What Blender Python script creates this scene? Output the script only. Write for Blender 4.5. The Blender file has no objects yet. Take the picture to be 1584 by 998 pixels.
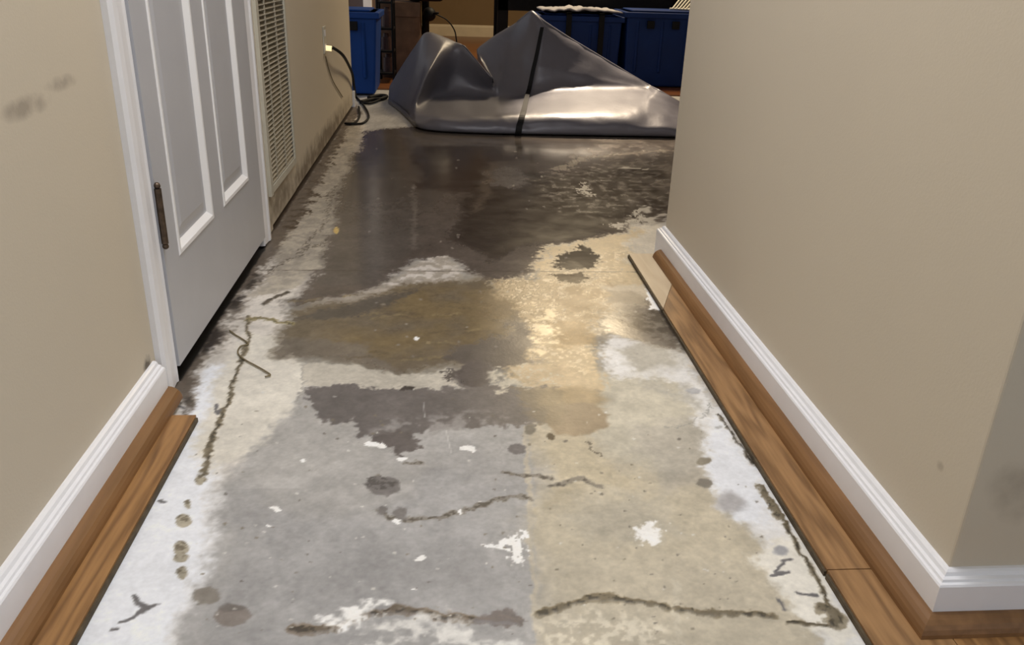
import bpy, bmesh, math, random
import numpy as np
from mathutils import Vector, Matrix, noise as mnoise
S = bpy.context.scene
C = S.collection
random.seed(5)
rng = np.random.default_rng(7)

# ---------------------------------------------------------------- camera
F = 1279.7356
M = np.array([[0.996896, -0.07218, 0.031437], [0.000166, -0.397383, -0.917653], [0.078729, 0.91481, -0.396138]])
H = 0.75
cam = bpy.data.cameras.new('camera')
co = bpy.data.objects.new('camera', cam); C.objects.link(co)
cam.sensor_fit = 'HORIZONTAL'; cam.sensor_width = 36; cam.lens = 36 * F / 1584
cam.clip_start = 0.02
r, d, f = M
co.matrix_world = Matrix(((r[0], -d[0], -f[0], 0), (r[1], -d[1], -f[1], 0), (r[2], -d[2], -f[2], H), (0, 0, 0, 1)))
S.camera = co

# ---------------------------------------------------------------- light, world, exposure
S.view_settings.view_transform = 'Standard'; S.view_settings.look = 'None'
S.view_settings.gamma = 1; S.view_settings.use_curve_mapping = False
S.view_settings.exposure = 0.0
W = bpy.data.worlds.new('world'); S.world = W; W.use_nodes = True
bg = W.node_tree.nodes['Background']; bg.inputs[0].default_value = (0.86, 0.92, 1.0, 1); bg.inputs[1].default_value = 0.6

def area(name, loc, size, power, color, rot=(0, 0, 0), size_y=None, spread=None):
    l = bpy.data.lights.new(name, 'AREA'); l.energy = power; l.color = color; l.size = size
    if size_y: l.shape = 'RECTANGLE'; l.size_y = size_y
    if spread: l.spread = spread
    o = bpy.data.objects.new(name, l); C.objects.link(o); o.location = loc; o.rotation_euler = rot
    return o
area('hall_ceiling_light', (0.05, 1.3, 2.37), 0.8, 27, (0.97, 0.975, 1.0), size_y=0.9)
area('room_ceiling_light', (1.12, 6.55, 2.37), 0.8, 80, (1.0, 0.80, 0.52))
l = bpy.data.lights.new('sheet_fill_spot', 'SPOT'); l.energy = 600; l.color = (1.0, 0.82, 0.62); l.spot_size = math.radians(21); l.spot_blend = 0.5; l.shadow_soft_size = 0.05  # added spot with no fixture seen, brightens the sheet's flat flap
o = bpy.data.objects.new('sheet_fill_spot', l); C.objects.link(o); o.location = (0.95, 6.1, 2.37)
o.rotation_euler = (Vector((0.80, 4.36, 0.10)) - o.location).to_track_quat('-Z', 'Y').to_euler()
area('hall_window_light', (0.0, -2.3, 1.5), 1.6, 4, (0.88, 0.94, 1.0), rot=(math.radians(82), 0, 0), size_y=1.4)

# ---------------------------------------------------------------- helpers
def ray(x, y): return M.T @ np.array([(x - 792) / F, (y - 499) / F, 1.0])
def fl(x, y, z=0.0):
    v = ray(x, y); v = v * ((z - H) / v[2]); return (v[0], v[1])
def at(x, y, Y):
    v = ray(x, y); v = v * (Y / v[1]); return Vector((v[0], v[1], v[2] + H))

def obj(name, bm, mat, parent=None, smooth=False, bevel=0, subsurf=0):
    me = bpy.data.meshes.new(name); bmesh.ops.recalc_face_normals(bm, faces=bm.faces[:]); bm.to_mesh(me); bm.free()
    me.materials.append(mat)
    if smooth:
        for p in me.polygons: p.use_smooth = True
    o = bpy.data.objects.new(name, me); C.objects.link(o)
    if parent: o.parent = parent; o.matrix_parent_inverse = Matrix.Translation(-parent.location)
    if bevel:
        m = o.modifiers.new('b', 'BEVEL'); m.width = bevel; m.segments = 2; m.limit_method = 'ANGLE'
    if subsurf:
        m = o.modifiers.new('s', 'SUBSURF'); m.levels = subsurf; m.render_levels = subsurf
    return o
def thing(name, loc=(0, 0, 0)):
    o = bpy.data.objects.new(name, None); C.objects.link(o); o.location = loc; return o
def tag(o, label, cat, group=None, kind=None):
    o['label'] = label; o['category'] = cat
    if group: o['group'] = group
    if kind: o['kind'] = kind
    return o
def struct(o): o['kind'] = 'structure'; return o
def box(bm, x0, x1, y0, y1, z0, z1):
    v = [bm.verts.new((x, y, z)) for x in (x0, x1) for y in (y0, y1) for z in (z0, z1)]
    for f_ in ((0, 1, 3, 2), (4, 6, 7, 5), (0, 4, 5, 1), (2, 3, 7, 6), (0, 2, 6, 4), (1, 5, 7, 3)):
        bm.faces.new([v[i] for i in f_])
    return v
def sweep(prof, path, flip=1, caps=True):
    """profile of (outward offset, z) carried along a plan polyline with mitred corners"""
    bm = bmesh.new(); path = [Vector(p) for p in path]; n = len(path); rings = []
    for i in range(n):
        a = (path[i] - path[i - 1]).normalized() if i else (path[1] - path[0]).normalized()
        b = (path[i + 1] - path[i]).normalized() if i < n - 1 else a
        na = Vector((-a.y, a.x)) * flip; nb = Vector((-b.y, b.x)) * flip
        m = (na + nb); m = m / (1 + na.dot(nb))
        rings.append([bm.verts.new((path[i].x + m.x * o, path[i].y + m.y * o, z)) for o, z in prof])
    k = len(prof)
    for i in range(n - 1):
        for j in range(k):
            bm.faces.new([rings[i][j], rings[i][(j + 1) % k], rings[i + 1][(j + 1) % k], rings[i + 1][j]])
    if caps: bm.faces.new(rings[0]); bm.faces.new(rings[-1][::-1])
    return bm
def catmull(pts, n=8):
    pts = [Vector(p) for p in pts]; q = [pts[0] * 2 - pts[1]] + pts + [pts[-1] * 2 - pts[-2]]; out = []
    for i in range(1, len(q) - 2):
        for t in np.arange(0, 1, 1 / n):
            a, b, c_, d_ = q[i - 1:i + 3]
            out.append(0.5 * ((2 * b) + (c_ - a) * t + (2 * a - 5 * b + 4 * c_ - d_) * t * t + (3 * b - a - 3 * c_ + d_) * t ** 3))
    out.append(pts[-1]); return out
def tube(bm, pts, rad, sides=8, smooth_n=8):
    pts = catmull(pts, smooth_n) if smooth_n else [Vector(p) for p in pts]
    rings = []; up = Vector((0.13, 0.2, 1)).normalized()
    for i, p in enumerate(pts):
        t = (pts[min(i + 1, len(pts) - 1)] - pts[max(i - 1, 0)]).normalized()
        a = t.cross(up)
        if a.length < 1e-3: a = t.cross(Vector((1, 0, 0)))
        a.normalize(); b = t.cross(a)
        rr = rad(i / (len(pts) - 1)) if callable(rad) else rad
        rings.append([bm.verts.new(p + (a * math.cos(2 * math.pi * k / sides) + b * math.sin(2 * math.pi * k / sides)) * rr) for k in range(sides)])
    for i in range(len(rings) - 1):
        for k in range(sides):
            bm.faces.new([rings[i][k], rings[i][(k + 1) % sides], rings[i + 1][(k + 1) % sides], rings[i + 1][k]])
    bm.faces.new(rings[0][::-1]); bm.faces.new(rings[-1])

# ---------------------------------------------------------------- materials
def lin(c):
    return tuple(((v / 255) / 12.92 if v / 255 <= 0.04045 else ((v / 255 + 0.055) / 1.055) ** 2.4) for v in c)
def mat(name, col, rough=0.6, metal=0, var=0.06, scale=8, bump=0.0, bscale=120, spec=0.5, emis=0, stretch=None, coat=0):
    m = bpy.data.materials.new(name); m.use_nodes = True; nt = m.node_tree; N = nt.nodes; L = nt.links
    b = N['Principled BSDF']; b.inputs['Roughness'].default_value = rough; b.inputs['Metallic'].default_value = metal
    b.inputs['Specular IOR Level'].default_value = spec; b.inputs['Coat Weight'].default_value = coat
    c = lin(col)
    tc = N.new('ShaderNodeTexCoord'); mp = N.new('ShaderNodeMapping'); L.new(tc.outputs['Object'], mp.inputs[0])
    if stretch: mp.inputs['Scale'].default_value = stretch
    n = N.new('ShaderNodeTexNoise'); n.inputs['Scale'].default_value = scale; n.inputs['Detail'].default_value = 5
    L.new(mp.outputs[0], n.inputs[0])
    rp = N.new('ShaderNodeValToRGB'); rp.color_ramp.elements[0].position = 0.3; rp.color_ramp.elements[1].position = 0.7
    rp.color_ramp.elements[0].color = (*[v * (1 - var) for v in c], 1); rp.color_ramp.elements[1].color = (*[min(1, v * (1 + var)) for v in c], 1)
    L.new(n.outputs[0], rp.inputs[0]); L.new(rp.outputs[0], b.inputs['Base Color'])
    if bump:
        n2 = N.new('ShaderNodeTexNoise'); n2.inputs['Scale'].default_value = bscale; n2.inputs['Detail'].default_value = 3; L.new(tc.outputs['Object'], n2.inputs[0])
        bp = N.new('ShaderNodeBump'); bp.inputs['Strength'].default_value = bump; bp.inputs['Distance'].default_value = 0.002
        L.new(n2.outputs[0], bp.inputs['Height']); L.new(bp.outputs[0], b.inputs['Normal'])
    if emis: b.inputs['Emission Color'].default_value = (*c, 1); b.inputs['Emission Strength'].default_value = emis
    return m
def stain(m, blobs):
    """dirt marks: blobs of (centre, radii, colour, strength) broken up by noise, in object coordinates"""
    nt = m.node_tree; N = nt.nodes; L = nt.links; b = N['Principled BSDF']; src = b.inputs['Base Color'].links[0].from_socket
    tc = N.new('ShaderNodeTexCoord')
    for cen, rad, col, st, sc in blobs:
        mp = N.new('ShaderNodeMapping'); mp.vector_type = 'TEXTURE'; mp.inputs['Location'].default_value = cen; mp.inputs['Scale'].default_value = rad
        L.new(tc.outputs['Object'], mp.inputs[0])
        g = N.new('ShaderNodeTexGradient'); g.gradient_type = 'SPHERICAL'; L.new(mp.outputs[0], g.inputs[0])
        n = N.new('ShaderNodeTexNoise'); n.inputs['Scale'].default_value = sc; n.inputs['Detail'].default_value = 4; L.new(tc.outputs['Object'], n.inputs[0])
        ad = N.new('ShaderNodeMath'); ad.operation = 'MULTIPLY'; L.new(g.outputs[1], ad.inputs[0]); L.new(n.outputs[0], ad.inputs[1])
        rp = N.new('ShaderNodeMapRange'); rp.inputs[1].default_value = 0.14; rp.inputs[2].default_value = 0.42; rp.inputs[4].default_value = st
        L.new(ad.outputs[0], rp.inputs[0])
        mx = N.new('ShaderNodeMix'); mx.data_type = 'RGBA'; mx.inputs[7].default_value = (*lin(col), 1)
        L.new(rp.outputs[0], mx.inputs[0]); L.new(src, mx.inputs[6]); src = mx.outputs[2]
    L.new(src, b.inputs['Base Color'])
def wood(name, c1, c2, rough=0.35, scale=1.0, along='Y'):
    m = bpy.data.materials.new(name); m.use_nodes = True; nt = m.node_tree; N = nt.nodes; L = nt.links; b = N['Principled BSDF']
    tc = N.new('ShaderNodeTexCoord'); mp = N.new('ShaderNodeMapping'); L.new(tc.outputs['Object'], mp.inputs[0])
    mp.inputs['Scale'].default_value = (14 * scale, 1.1 * scale, 14 * scale) if along == 'Y' else (1.1 * scale, 14 * scale, 14 * scale)
    n0 = N.new('ShaderNodeTexNoise'); n0.inputs['Scale'].default_value = 1.3; n0.inputs['Detail'].default_value = 2; L.new(mp.outputs[0], n0.inputs[0])
    w = N.new('ShaderNodeMath'); w.operation = 'MULTIPLY'; w.inputs[1].default_value = 44; L.new(n0.outputs[0], w.inputs[0])
    s = N.new('ShaderNodeMath'); s.operation = 'SINE'; L.new(w.outputs[0], s.inputs[0])
    r1 = N.new('ShaderNodeMapRange'); r1.inputs[1].default_value = -1; r1.inputs[2].default_value = 1; L.new(s.outputs[0], r1.inputs[0])
    n1 = N.new('ShaderNodeTexNoise'); n1.inputs['Scale'].default_value = 14; n1.inputs['Detail'].default_value = 5; L.new(mp.outputs[0], n1.inputs[0])
    mxx = N.new('ShaderNodeMath'); mxx.operation = 'MULTIPLY_ADD'; mxx.inputs[1].default_value = 0.42; L.new(r1.outputs[0], mxx.inputs[0]); 
    ms = N.new('ShaderNodeMath'); ms.operation = 'MULTIPLY'; ms.inputs[1].default_value = 0.6; L.new(n1.outputs[0], ms.inputs[0]); L.new(ms.outputs[0], mxx.inputs[2])
    mx = N.new('ShaderNodeMix'); mx.data_type = 'RGBA'; mx.inputs[6].default_value = (*lin(c1), 1); mx.inputs[7].default_value = (*lin(c2), 1)
    L.new(mxx.outputs[0], mx.inputs[0]); L.new(mx.outputs[2], b.inputs['Base Color']); b.inputs['Roughness'].default_value = rough
    return m

MW = mat('beige_wall_paint', (211, 200, 181), 0.75, var=0.02, scale=1.5, bump=0.1, bscale=260)
MWL = mat('beige_wall_paint_scuffed', (211, 200, 181), 0.75, var=0.02, scale=1.5, bump=0.1, bscale=260)
MWT = mat('white_trim_paint', (246, 246, 250), 0.35, var=0.02, scale=20)
MLITBEVEL = mat('lit_panel_bevel', (250, 250, 252), 0.35, var=0.01)  # whiter than the door: light on the panel bevels painted in
MDOOR = mat('grey_white_door_paint', (194, 195, 201), 0.4, var=0.015, scale=12, bump=0.1, bscale=90)
MOFF = mat('off_white_grille_frame', (200, 196, 182), 0.5)
MLOUV = mat('beige_grille_louvre', (182, 174, 156), 0.6)
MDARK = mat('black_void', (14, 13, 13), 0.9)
MBLK = mat('black_plastic', (12, 11, 13), 0.6, spec=0.2)
MHINGE = mat('tarnished_brass', (92, 78, 66), 0.45, 0.8, var=0.4, scale=90)
MQR = wood('walnut_quarter_round', (148, 108, 68), (116, 82, 48), 0.5, 0.8)
MQRX = wood('walnut_quarter_round_cross', (158, 108, 66), (132, 86, 50), 0.45, 0.8, along='X')
MOAK = wood('oak_laminate', (184, 142, 96), (102, 70, 40), 0.42)
MOAK2 = wood('orange_oak_laminate', (184, 138, 86), (100, 66, 34), 0.42)
MGLARE = wood('laminate_with_glare', (214, 196, 168), (196, 174, 144), 0.3)  # laminate with reflected glare painted into its colour
MCORE = mat('dark_plank_edge', (84, 72, 54), 0.8, var=0.3, scale=60)
MFARW = wood('orange_floorboards', (140, 88, 48), (96, 56, 30), 0.3, 0.5, along='X')
MFOIL = mat('grey_silver_sheet', (100, 99, 108), 0.42, 0.15, var=0.05, scale=9, bump=0.35, bscale=34)
MBLUE = mat('blue_plastic', (10, 56, 124), 0.6, var=0.12, scale=6, spec=0.25)
MBLUE2 = mat('navy_blue_plastic', (6, 38, 92), 0.6, var=0.12, scale=6, spec=0.25)
MCARD = mat('brown_cardboard', (104, 80, 62), 0.85, var=0.25, scale=14)
MCLOTH = mat('grey_cloth', (150, 148, 152), 0.9, var=0.15, scale=30, bump=0.6, bscale=40)
MCEIL = mat('white_ceiling_paint', (225, 224, 220), 0.9)
MSTR = mat('olive_twine', (122, 110, 84), 0.9, var=0.2, scale=60)
MGLOW = mat('lit_plug_end', (255, 226, 170), 0.4, emis=1.1)
MPINK = mat('mauve_wall_paint', (120, 104, 98), 0.8)
MTAN = mat('tan_far_wall_paint', (120, 98, 66), 0.8, var=0.03)

stain(MWL, [((-0.51, 1.09, 0.57), (0.2, 0.10, 0.022), (140, 128, 116), 0.6, 30), ((-0.51, 1.2, 0.585), (0.2, 0.08, 0.016), (140, 128, 116), 0.5, 40),
            ((-0.51, 3.6, 0.04), (0.2, 1.9, 0.10), (84, 66, 46), 0.7, 22),
            ((-0.51, 2.55, 0.08), (0.2, 0.4, 0.12), (100, 86, 66), 0.6, 30),
            ((-0.51, 1.335, 0.09), (0.1, 0.03, 0.03), (70, 60, 50), 0.8, 60)])
stain(MW, [((0.61, 0.84, 0.19), (0.1, 0.012, 0.012), (140, 128, 108), 0.4, 60),
           ((0.72, 0.775, 0.2), (0.12, 0.2, 0.08), (112, 100, 84), 0.5, 25)])

# ---------------------------------------------------------------- room shell
XL, XR, YN, YE = -0.52, 0.618, 0.775, 2.22
HW = 2.4
def boxobj(name, dims, m, parent=None, **k):
    bm = bmesh.new(); box(bm, *dims); return obj(name, bm, m, parent, **k)
# left wall in pieces so that the door sits in a real opening
bm = bmesh.new()
box(bm, XL - 0.12, XL, -2.5, 1.42, 0, HW); box(bm, XL - 0.12, XL, 1.42, 2.29, 2.07, HW)
box(bm, XL - 0.12, XL, 2.29, 2.44, 0, HW); box(bm, XL - 0.12, XL, 2.44, 2.86, 0.012, 0.115); box(bm, XL - 0.12, XL, 2.44, 2.86, 0.95, HW)
box(bm, XL - 0.12, XL, 2.86, 4.76, 0.014, HW)
struct(obj('wall_left', bm, MWL))
struct(boxobj('wall_right', (XR, 2.6, YN, YE, 0, HW), MW, bevel=0.003))
bm = bmesh.new(); box(bm, -2.5, 3.6, 9.75, 9.87, 0, HW); struct(obj('wall_back', bm, MTAN))
struct(boxobj('wall_far_left', (-0.78, -0.66, 7.2, 9.75, 0, HW), MPINK))
struct(boxobj('wall_far_right', (3.5, 3.62, 2.2, 9.75, 0, HW), MTAN))
struct(boxobj('ceiling', (-2.5, 3.6, -2.5, 9.87, HW, HW + 0.08), MCEIL))
# closet block behind grille and door, coloured black for the dark hollow
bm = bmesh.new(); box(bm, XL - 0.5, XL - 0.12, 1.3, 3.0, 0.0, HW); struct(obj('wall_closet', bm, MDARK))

base_prof = [(0, 0), (0.014, 0), (0.014, 0.071), (0.0129, 0.0735), (0.0104, 0.0742), (0.0096, 0.0775), (0.0064, 0.079), (0.005, 0.0835), (0.0029, 0.0858), (0, 0.086)]
base_prof = [(o * 1.4, z) for o, z in base_prof]
struct(obj('baseboard_left', sweep(base_prof, [(XL, -2.4), (XL, 1.362)], -1), MWT))
struct(obj('baseboard_right', sweep(base_prof, [(2.5, YN), (XR, YN), (XR, YE), (1.2, YE)], 1), MWT))
bprof = [(o * .86, z * 1.5) for o, z in base_prof]
struct(obj('baseboard_back', sweep(bprof, [(-0.66, 9.75), (3.5, 9.75)], -1), mat('cream_trim_paint', (205, 190, 160), 0.5)))
def qprof(rad=0.0235, z0=0.01, n=7):
    return [(0.0185, z0)] + [(0.0185 + rad * math.cos(a), z0 + rad * math.sin(a)) for a in np.linspace(0, math.pi / 2, n)]
struct(obj('trim_1', sweep(qprof(), [(XL, -2.4), (XL, 1.365)], -1), MQR, smooth=False))
struct(obj('trim_2', sweep(qprof(), [(2.5, YN), (XR, YN), (XR, 2.17)], 1), MQR))

# door casings (structure) + door
def casing(y0, y1, hinge_side):
    # moulded profile across Y, extruded in z
    w = y1 - y0
    pr = [(0, 0), (0, 0.010), (0.006, 0.016), (0.022, 0.017), (0.030, 0.013), (w - 0.012, 0.010), (w - 0.004, 0.012), (w, 0.008), (w, 0)]
    bm = bmesh.new(); rings = []
    for z in (0.004, 2.1):
        rings.append([bm.verts.new((XL + o, (y0 + t) if hinge_side else (y1 - t), z)) for t, o in pr])
    k = len(pr)
    for j in range(k): bm.faces.new([rings[0][j], rings[0][(j + 1) % k], rings[1][(j + 1) % k], rings[1][j]])
    bm.faces.new(rings[0]); bm.faces.new(rings[1][::-1]); return bm
struct(obj('trim_4', casing(1.374, 1.447, True), MWT))
struct(obj('trim_5', casing(2.262, 2.338, False), MWT))
bm = bmesh.new(); box(bm, XL - 0.12, XL + 0.014, 1.362, 2.338, 2.07, 2.14); struct(obj('trim_6', bm, MWT))

door = thing('door_1', (XL, 1.45, 0.03)); door['kind'] = 'structure'
XF = XL + 0.015
bm = bmesh.new()
ys = [1.450, 1.530, 1.782, 1.872, 2.124, 2.258]; zs = [0.032, 0.225, 0.86, 1.02, 1.60, 1.70, 1.94, 2.06]
def cell(y0, y1, z0, z1, panel):
    if not panel:
        bm.faces.new([bm.verts.new(v) for v in ((XF, y0, z0), (XF, y1, z0), (XF, y1, z1), (XF, y0, z1))]); return
    steps = [(0, 0), (0.003, 0.0025), (0.010, 0.002), (0.022, -0.0075), (0.026, -0.0085), (0.034, -0.0085), (0.050, -0.004)]
    rings = [[bm.verts.new((XF + dx, y, z)) for y, z in ((y0 + i, z0 + i), (y1 - i, z0 + i), (y1 - i, z1 - i), (y0 + i, z1 - i))] for i, dx in steps]
    for ri, (a, b) in enumerate(zip(rings, rings[1:])):
        for k in range(4):
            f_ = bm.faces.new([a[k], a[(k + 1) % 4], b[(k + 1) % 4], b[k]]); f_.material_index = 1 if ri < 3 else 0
    bm.faces.new(rings[-1])
for i in range(5):
    for j in range(7): cell(ys[i], ys[i + 1], zs[j], zs[j + 1], i in (1, 3) and j in (1, 3, 5))
y0, y1, z0, z1 = ys[0], ys[-1], zs[0], zs[-1]
for q in (((y0, z0), (y1, z0)), ((y1, z0), (y1, z1)), ((y1, z1), (y0, z1)), ((y0, z1), (y0, z0))):
    bm.faces.new([bm.verts.new(v) for v in ((XF, *q[0]), (XF, *q[1]), (XF - 0.035, *q[1]), (XF - 0.035, *q[0]))])
bm.faces.new([bm.verts.new((XF - 0.035, y, z)) for y, z in ((y0, z0), (y0, z1), (y1, z1), (y1, z0))])
bmesh.ops.remove_doubles(bm, verts=bm.verts[:], dist=1e-5)
obj('door_slab', bm, MDOOR, door).data.materials.append(MLITBEVEL)
bm = bmesh.new()
tube(bm, [(XF + 0.004, 1.452, 0.275), (XF + 0.004, 1.452, 0.375)], 0.0062, 10, 0)
box(bm, XF - 0.001, XF + 0.0025, 1.452, 1.468, 0.28, 0.37)
for z in (0.27, 0.38):
    bmesh.ops.create_uvsphere(bm, u_segments=8, v_segments=6, radius=0.006, matrix=Matrix.Translation((XF + 0.004, 1.452, z)))
h = obj('hinge', bm, MHINGE, door, smooth=False); h['label'] = 'tarnished dark metal hinge'
# jamb side liners
struct(boxobj('trim_7', (XL - 0.12, XL + 0.006, 2.2605, 2.2665, 0.004, 2.07), MWT))

# return air grille on the left wall
gr = tag(thing('air_grille', (XL, 2.65, 0.11)), 'tall louvred beige return air grille set in the left wall beyond the door', 'vent')
bm = bmesh.new()
gy0, gy1, gz0, gz1 = 2.415, 2.875, 0.105, 0.96
box(bm, XL, XL + 0.010, gy0, gy0 + 0.03, gz0, gz1); box(bm, XL, XL + 0.006, gy1 - 0.02, gy1, gz0, gz1)
box(bm, XL, XL + 0.006, gy0 + 0.03, gy1 - 0.02, gz0, gz0 + 0.02); box(bm, XL, XL + 0.006, gy0 + 0.03, gy1 - 0.02, gz1 - 0.02, gz1)
obj('frame', bm, MOFF, gr)
bm = bmesh.new(); z = gz0 + 0.028
while z < gz1 - 0.03:
    ya, yb = gy0 + 0.03, gy1 - 0.02
    v = [bm.verts.new(q) for q in ((XL + 0.003, ya, z - 0.004), (XL + 0.003, yb, z - 0.004), (XL - 0.010, yb, z - 0.0005), (XL - 0.010, ya, z - 0.0005),
                                   (XL + 0.0035, ya, z - 0.0028), (XL + 0.0035, yb, z - 0.0028), (XL - 0.010, yb, z + 0.0007), (XL - 0.010, ya, z + 0.0007))]
    for q in ((0, 1, 2, 3), (7, 6, 5, 4), (0, 4, 5, 1), (3, 2, 6, 7), (0, 3, 7, 4), (1, 5, 6, 2)): bm.faces.new([v[i] for i in q])
    z += 0.0138
for yy in (2.56, 2.71): box(bm, XL - 0.001, XL + 0.0035, yy, yy + 0.004, gz0 + 0.02, gz1 - 0.02)
obj('louvres', bm, MLOUV, gr)

# ---------------------------------------------------------------- concrete floor
def vnoise(x, y, seed):
    g = np.random.default_rng(seed).random((257, 257))
    xi = np.floor(x).astype(int); yi = np.floor(y).astype(int); fx = x - xi; fy = y - yi
    fx = fx * fx * (3 - 2 * fx); fy = fy * fy * (3 - 2 * fy); a = xi % 256; b = yi % 256
    return (g[a, b] * (1 - fx) + g[a + 1, b] * fx) * (1 - fy) + (g[a, b + 1] * (1 - fx) + g[a + 1, b + 1] * fx) * fy
def fbm(x, y, sc, seed, oct_=4):
    s = 0; a = 0.5; t = 0
    for o in range(oct_):
        s = s + a * vnoise(x * sc * 2 ** o + 37.3 * o + 500, y * sc * 2 ** o + 11.7 * o + 500, seed + o); t += a; a *= 0.55
    return s / t          # ~0..1
xs = np.concatenate([np.arange(-0.64, 0.66, 0.0026), np.arange(0.66, 1.7, 0.012), np.arange(1.7, 3.5, 0.2)])
yy = [0.45]
while yy[-1] < 5.6: yy.append(yy[-1] + max(0.0016, 0.0016 * (yy[-1] ** 2 + 0.56) / 1.1))
ysv = np.array([-2.5, -1, 0] + yy)
GX, GY = np.meshgrid(xs, ysv)
X = GX.ravel(); Y = GY.ravel(); NV = len(X)
col = np.tile(np.array((180, 178, 176.0)), (NV, 1)); wet = np.zeros(NV); hgt = np.zeros(NV)
n1 = fbm(X, Y, 3, 10); n2 = fbm(X, Y, 11, 20); n3 = fbm(X, Y, 45, 30); n4 = fbm(X, Y, 130, 40, 3)
wx1 = (fbm(X, Y, 9, 50) - .5); wy1 = (fbm(X, Y, 9, 60) - .5); wx2 = (fbm(X, Y, 38, 70) - .5); wy2 = (fbm(X, Y, 38, 80) - .5); wx3 = (fbm(X, Y, 120, 90, 3) - .5); wy3 = (fbm(X, Y, 120, 95, 3) - .5)
def sdist(P, px, py):
    dmin = np.full(len(px), 1e9); inside = np.zeros(len(px), bool); n = len(P)
    for i in range(n):
        ax, ay = P[i]; bx, by = P[(i + 1) % n]; ex, ey = bx - ax, by - ay; L2 = ex * ex + ey * ey + 1e-12
        t = np.clip(((px - ax) * ex + (py - ay) * ey) / L2, 0, 1)
        dmin = np.minimum(dmin, (px - ax - t * ex) ** 2 + (py - ay - t * ey) ** 2)
        c = ((ay > py) != (by > py)) & (px < (bx - ax) * (py - ay) / (by - ay + 1e-12) + ax); inside ^= c
    return np.where(inside, 1, -1) * np.sqrt(dmin)
def paint(P, color, soft=0.02, warp=0.04, fine=0.01, op=1.0, w=None, speck=None, h=0.0, mul=None, line=None, world=False):
    """one stain, film or painted light or shade on the slab, given by its outline; line = half width of an open stroke"""
    Q = [p if world else fl(*p) for p in P]
    qx = [q[0] for q in Q]; qy = [q[1] for q in Q]; pad = warp + fine + soft + (max(line) if isinstance(line, (list, tuple)) else (line or 0)) + 0.01
    s = np.where((X > min(qx) - pad) & (X < max(qx) + pad) & (Y > min(qy) - pad) & (Y < max(qy) + pad))[0]
    if not len(s): return
    f3 = min(.012, .5 * fine + .15 * warp) * (1 + Y[s] * .4) if not world else 0; px = X[s] + 2 * warp * wx1[s] + 2.6 * fine * wx2[s] + 2 * f3 * wx3[s]; py = Y[s] + 2 * warp * wy1[s] + 2.6 * fine * wy2[s] + 2 * f3 * wy3[s]
    if line:
        dm = np.full(len(s), 1e9)
        for i in range(len(Q) - 1):
            ax, ay = Q[i]; bx, by = Q[i + 1]; ex, ey = bx - ax, by - ay
            t = np.clip(((px - ax) * ex + (py - ay) * ey) / (ex * ex + ey * ey + 1e-12), 0, 1)
            dm = np.minimum(dm, np.hypot(px - ax - t * ex, py - ay - t * ey))
        sd = line * (0.35 + 1.3 * n3[s]) - dm
    else: sd = sdist(Q, px, py)
    m = np.clip(sd / soft + 0.5, 0, 1); m = m * m * (3 - 2 * m)
    if speck is not None:
        fld = {1: n2, 2: n3, 3: n4}[speck[0]][s]; m = m * np.clip((fld - speck[1]) / speck[2] + .5, 0, 1)
    m *= op
    if mul is not None: col[s] = col[s] * (1 - m[:, None] * (1 - np.array(mul)))
    else: col[s] = col[s] * (1 - m[:, None]) + np.array(color, float) * m[:, None]
    if w is not None: wet[s] = wet[s] * (1 - m) + w * m
    if h: hgt[s] += h * m
def blob(cx, cy, rx, ry, color, n=18, **k):
    k.setdefault('fine', .003); k.setdefault('warp', .006)
    paint([(cx + rx * math.cos(a) * (1 + random.uniform(-.09, .09)), cy + ry * math.sin(a) * (1 + random.uniform(-.09, .09))) for a in np.linspace(0, 2 * math.pi, n, endpoint=False)], color, **k)

#PAINT
exec_paint = True
# tan right half of the near slab
paint([(790, 560), (812, 640), (822, 720), (826, 820), (836, 1060), (1400, 1060), (1230, 820), (1120, 660), (1060, 560), (960, 520)], (196, 187, 168), soft=0.012, warp=0.004, fine=0.004)
paint([(880, 560), (1040, 560), (1100, 700), (1010, 740), (930, 680)], (196, 190, 174), soft=0.06, warp=0.05)
paint([(850, 740), (1100, 720), (1180, 860), (1000, 900), (860, 850)], (202, 192, 170), soft=0.09, warp=0.08, op=.6)
paint([(900, 800), (1000, 760), (1040, 840), (930, 860)], (188, 182, 168), soft=0.05, warp=0.06, op=.6)
paint([(980, 660), (1090, 640), (1120, 740), (1010, 760)], (186, 180, 170), soft=0.05, warp=0.05, op=.6)
paint([(840, 650), (930, 660), (960, 760), (850, 780)], (196, 184, 158), soft=0.04, warp=0.06, op=.7)
# left near slab: cooler, cloudy
paint([(330, 760), (560, 690), (800, 700), (815, 960), (420, 1060), (300, 960)], (160, 159, 160), soft=0.12, warp=0.08, op=.7)
paint([(360, 640), (470, 600), (560, 660), (740, 720), (540, 800), (370, 780)], (178, 175, 171), soft=0.08, warp=0.08, op=.6)
# upper zone between slabs
paint([(440, 430), (1000, 420), (1040, 560), (800, 600), (460, 600)], (150, 145, 136), soft=0.05, warp=0.04)
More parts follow.
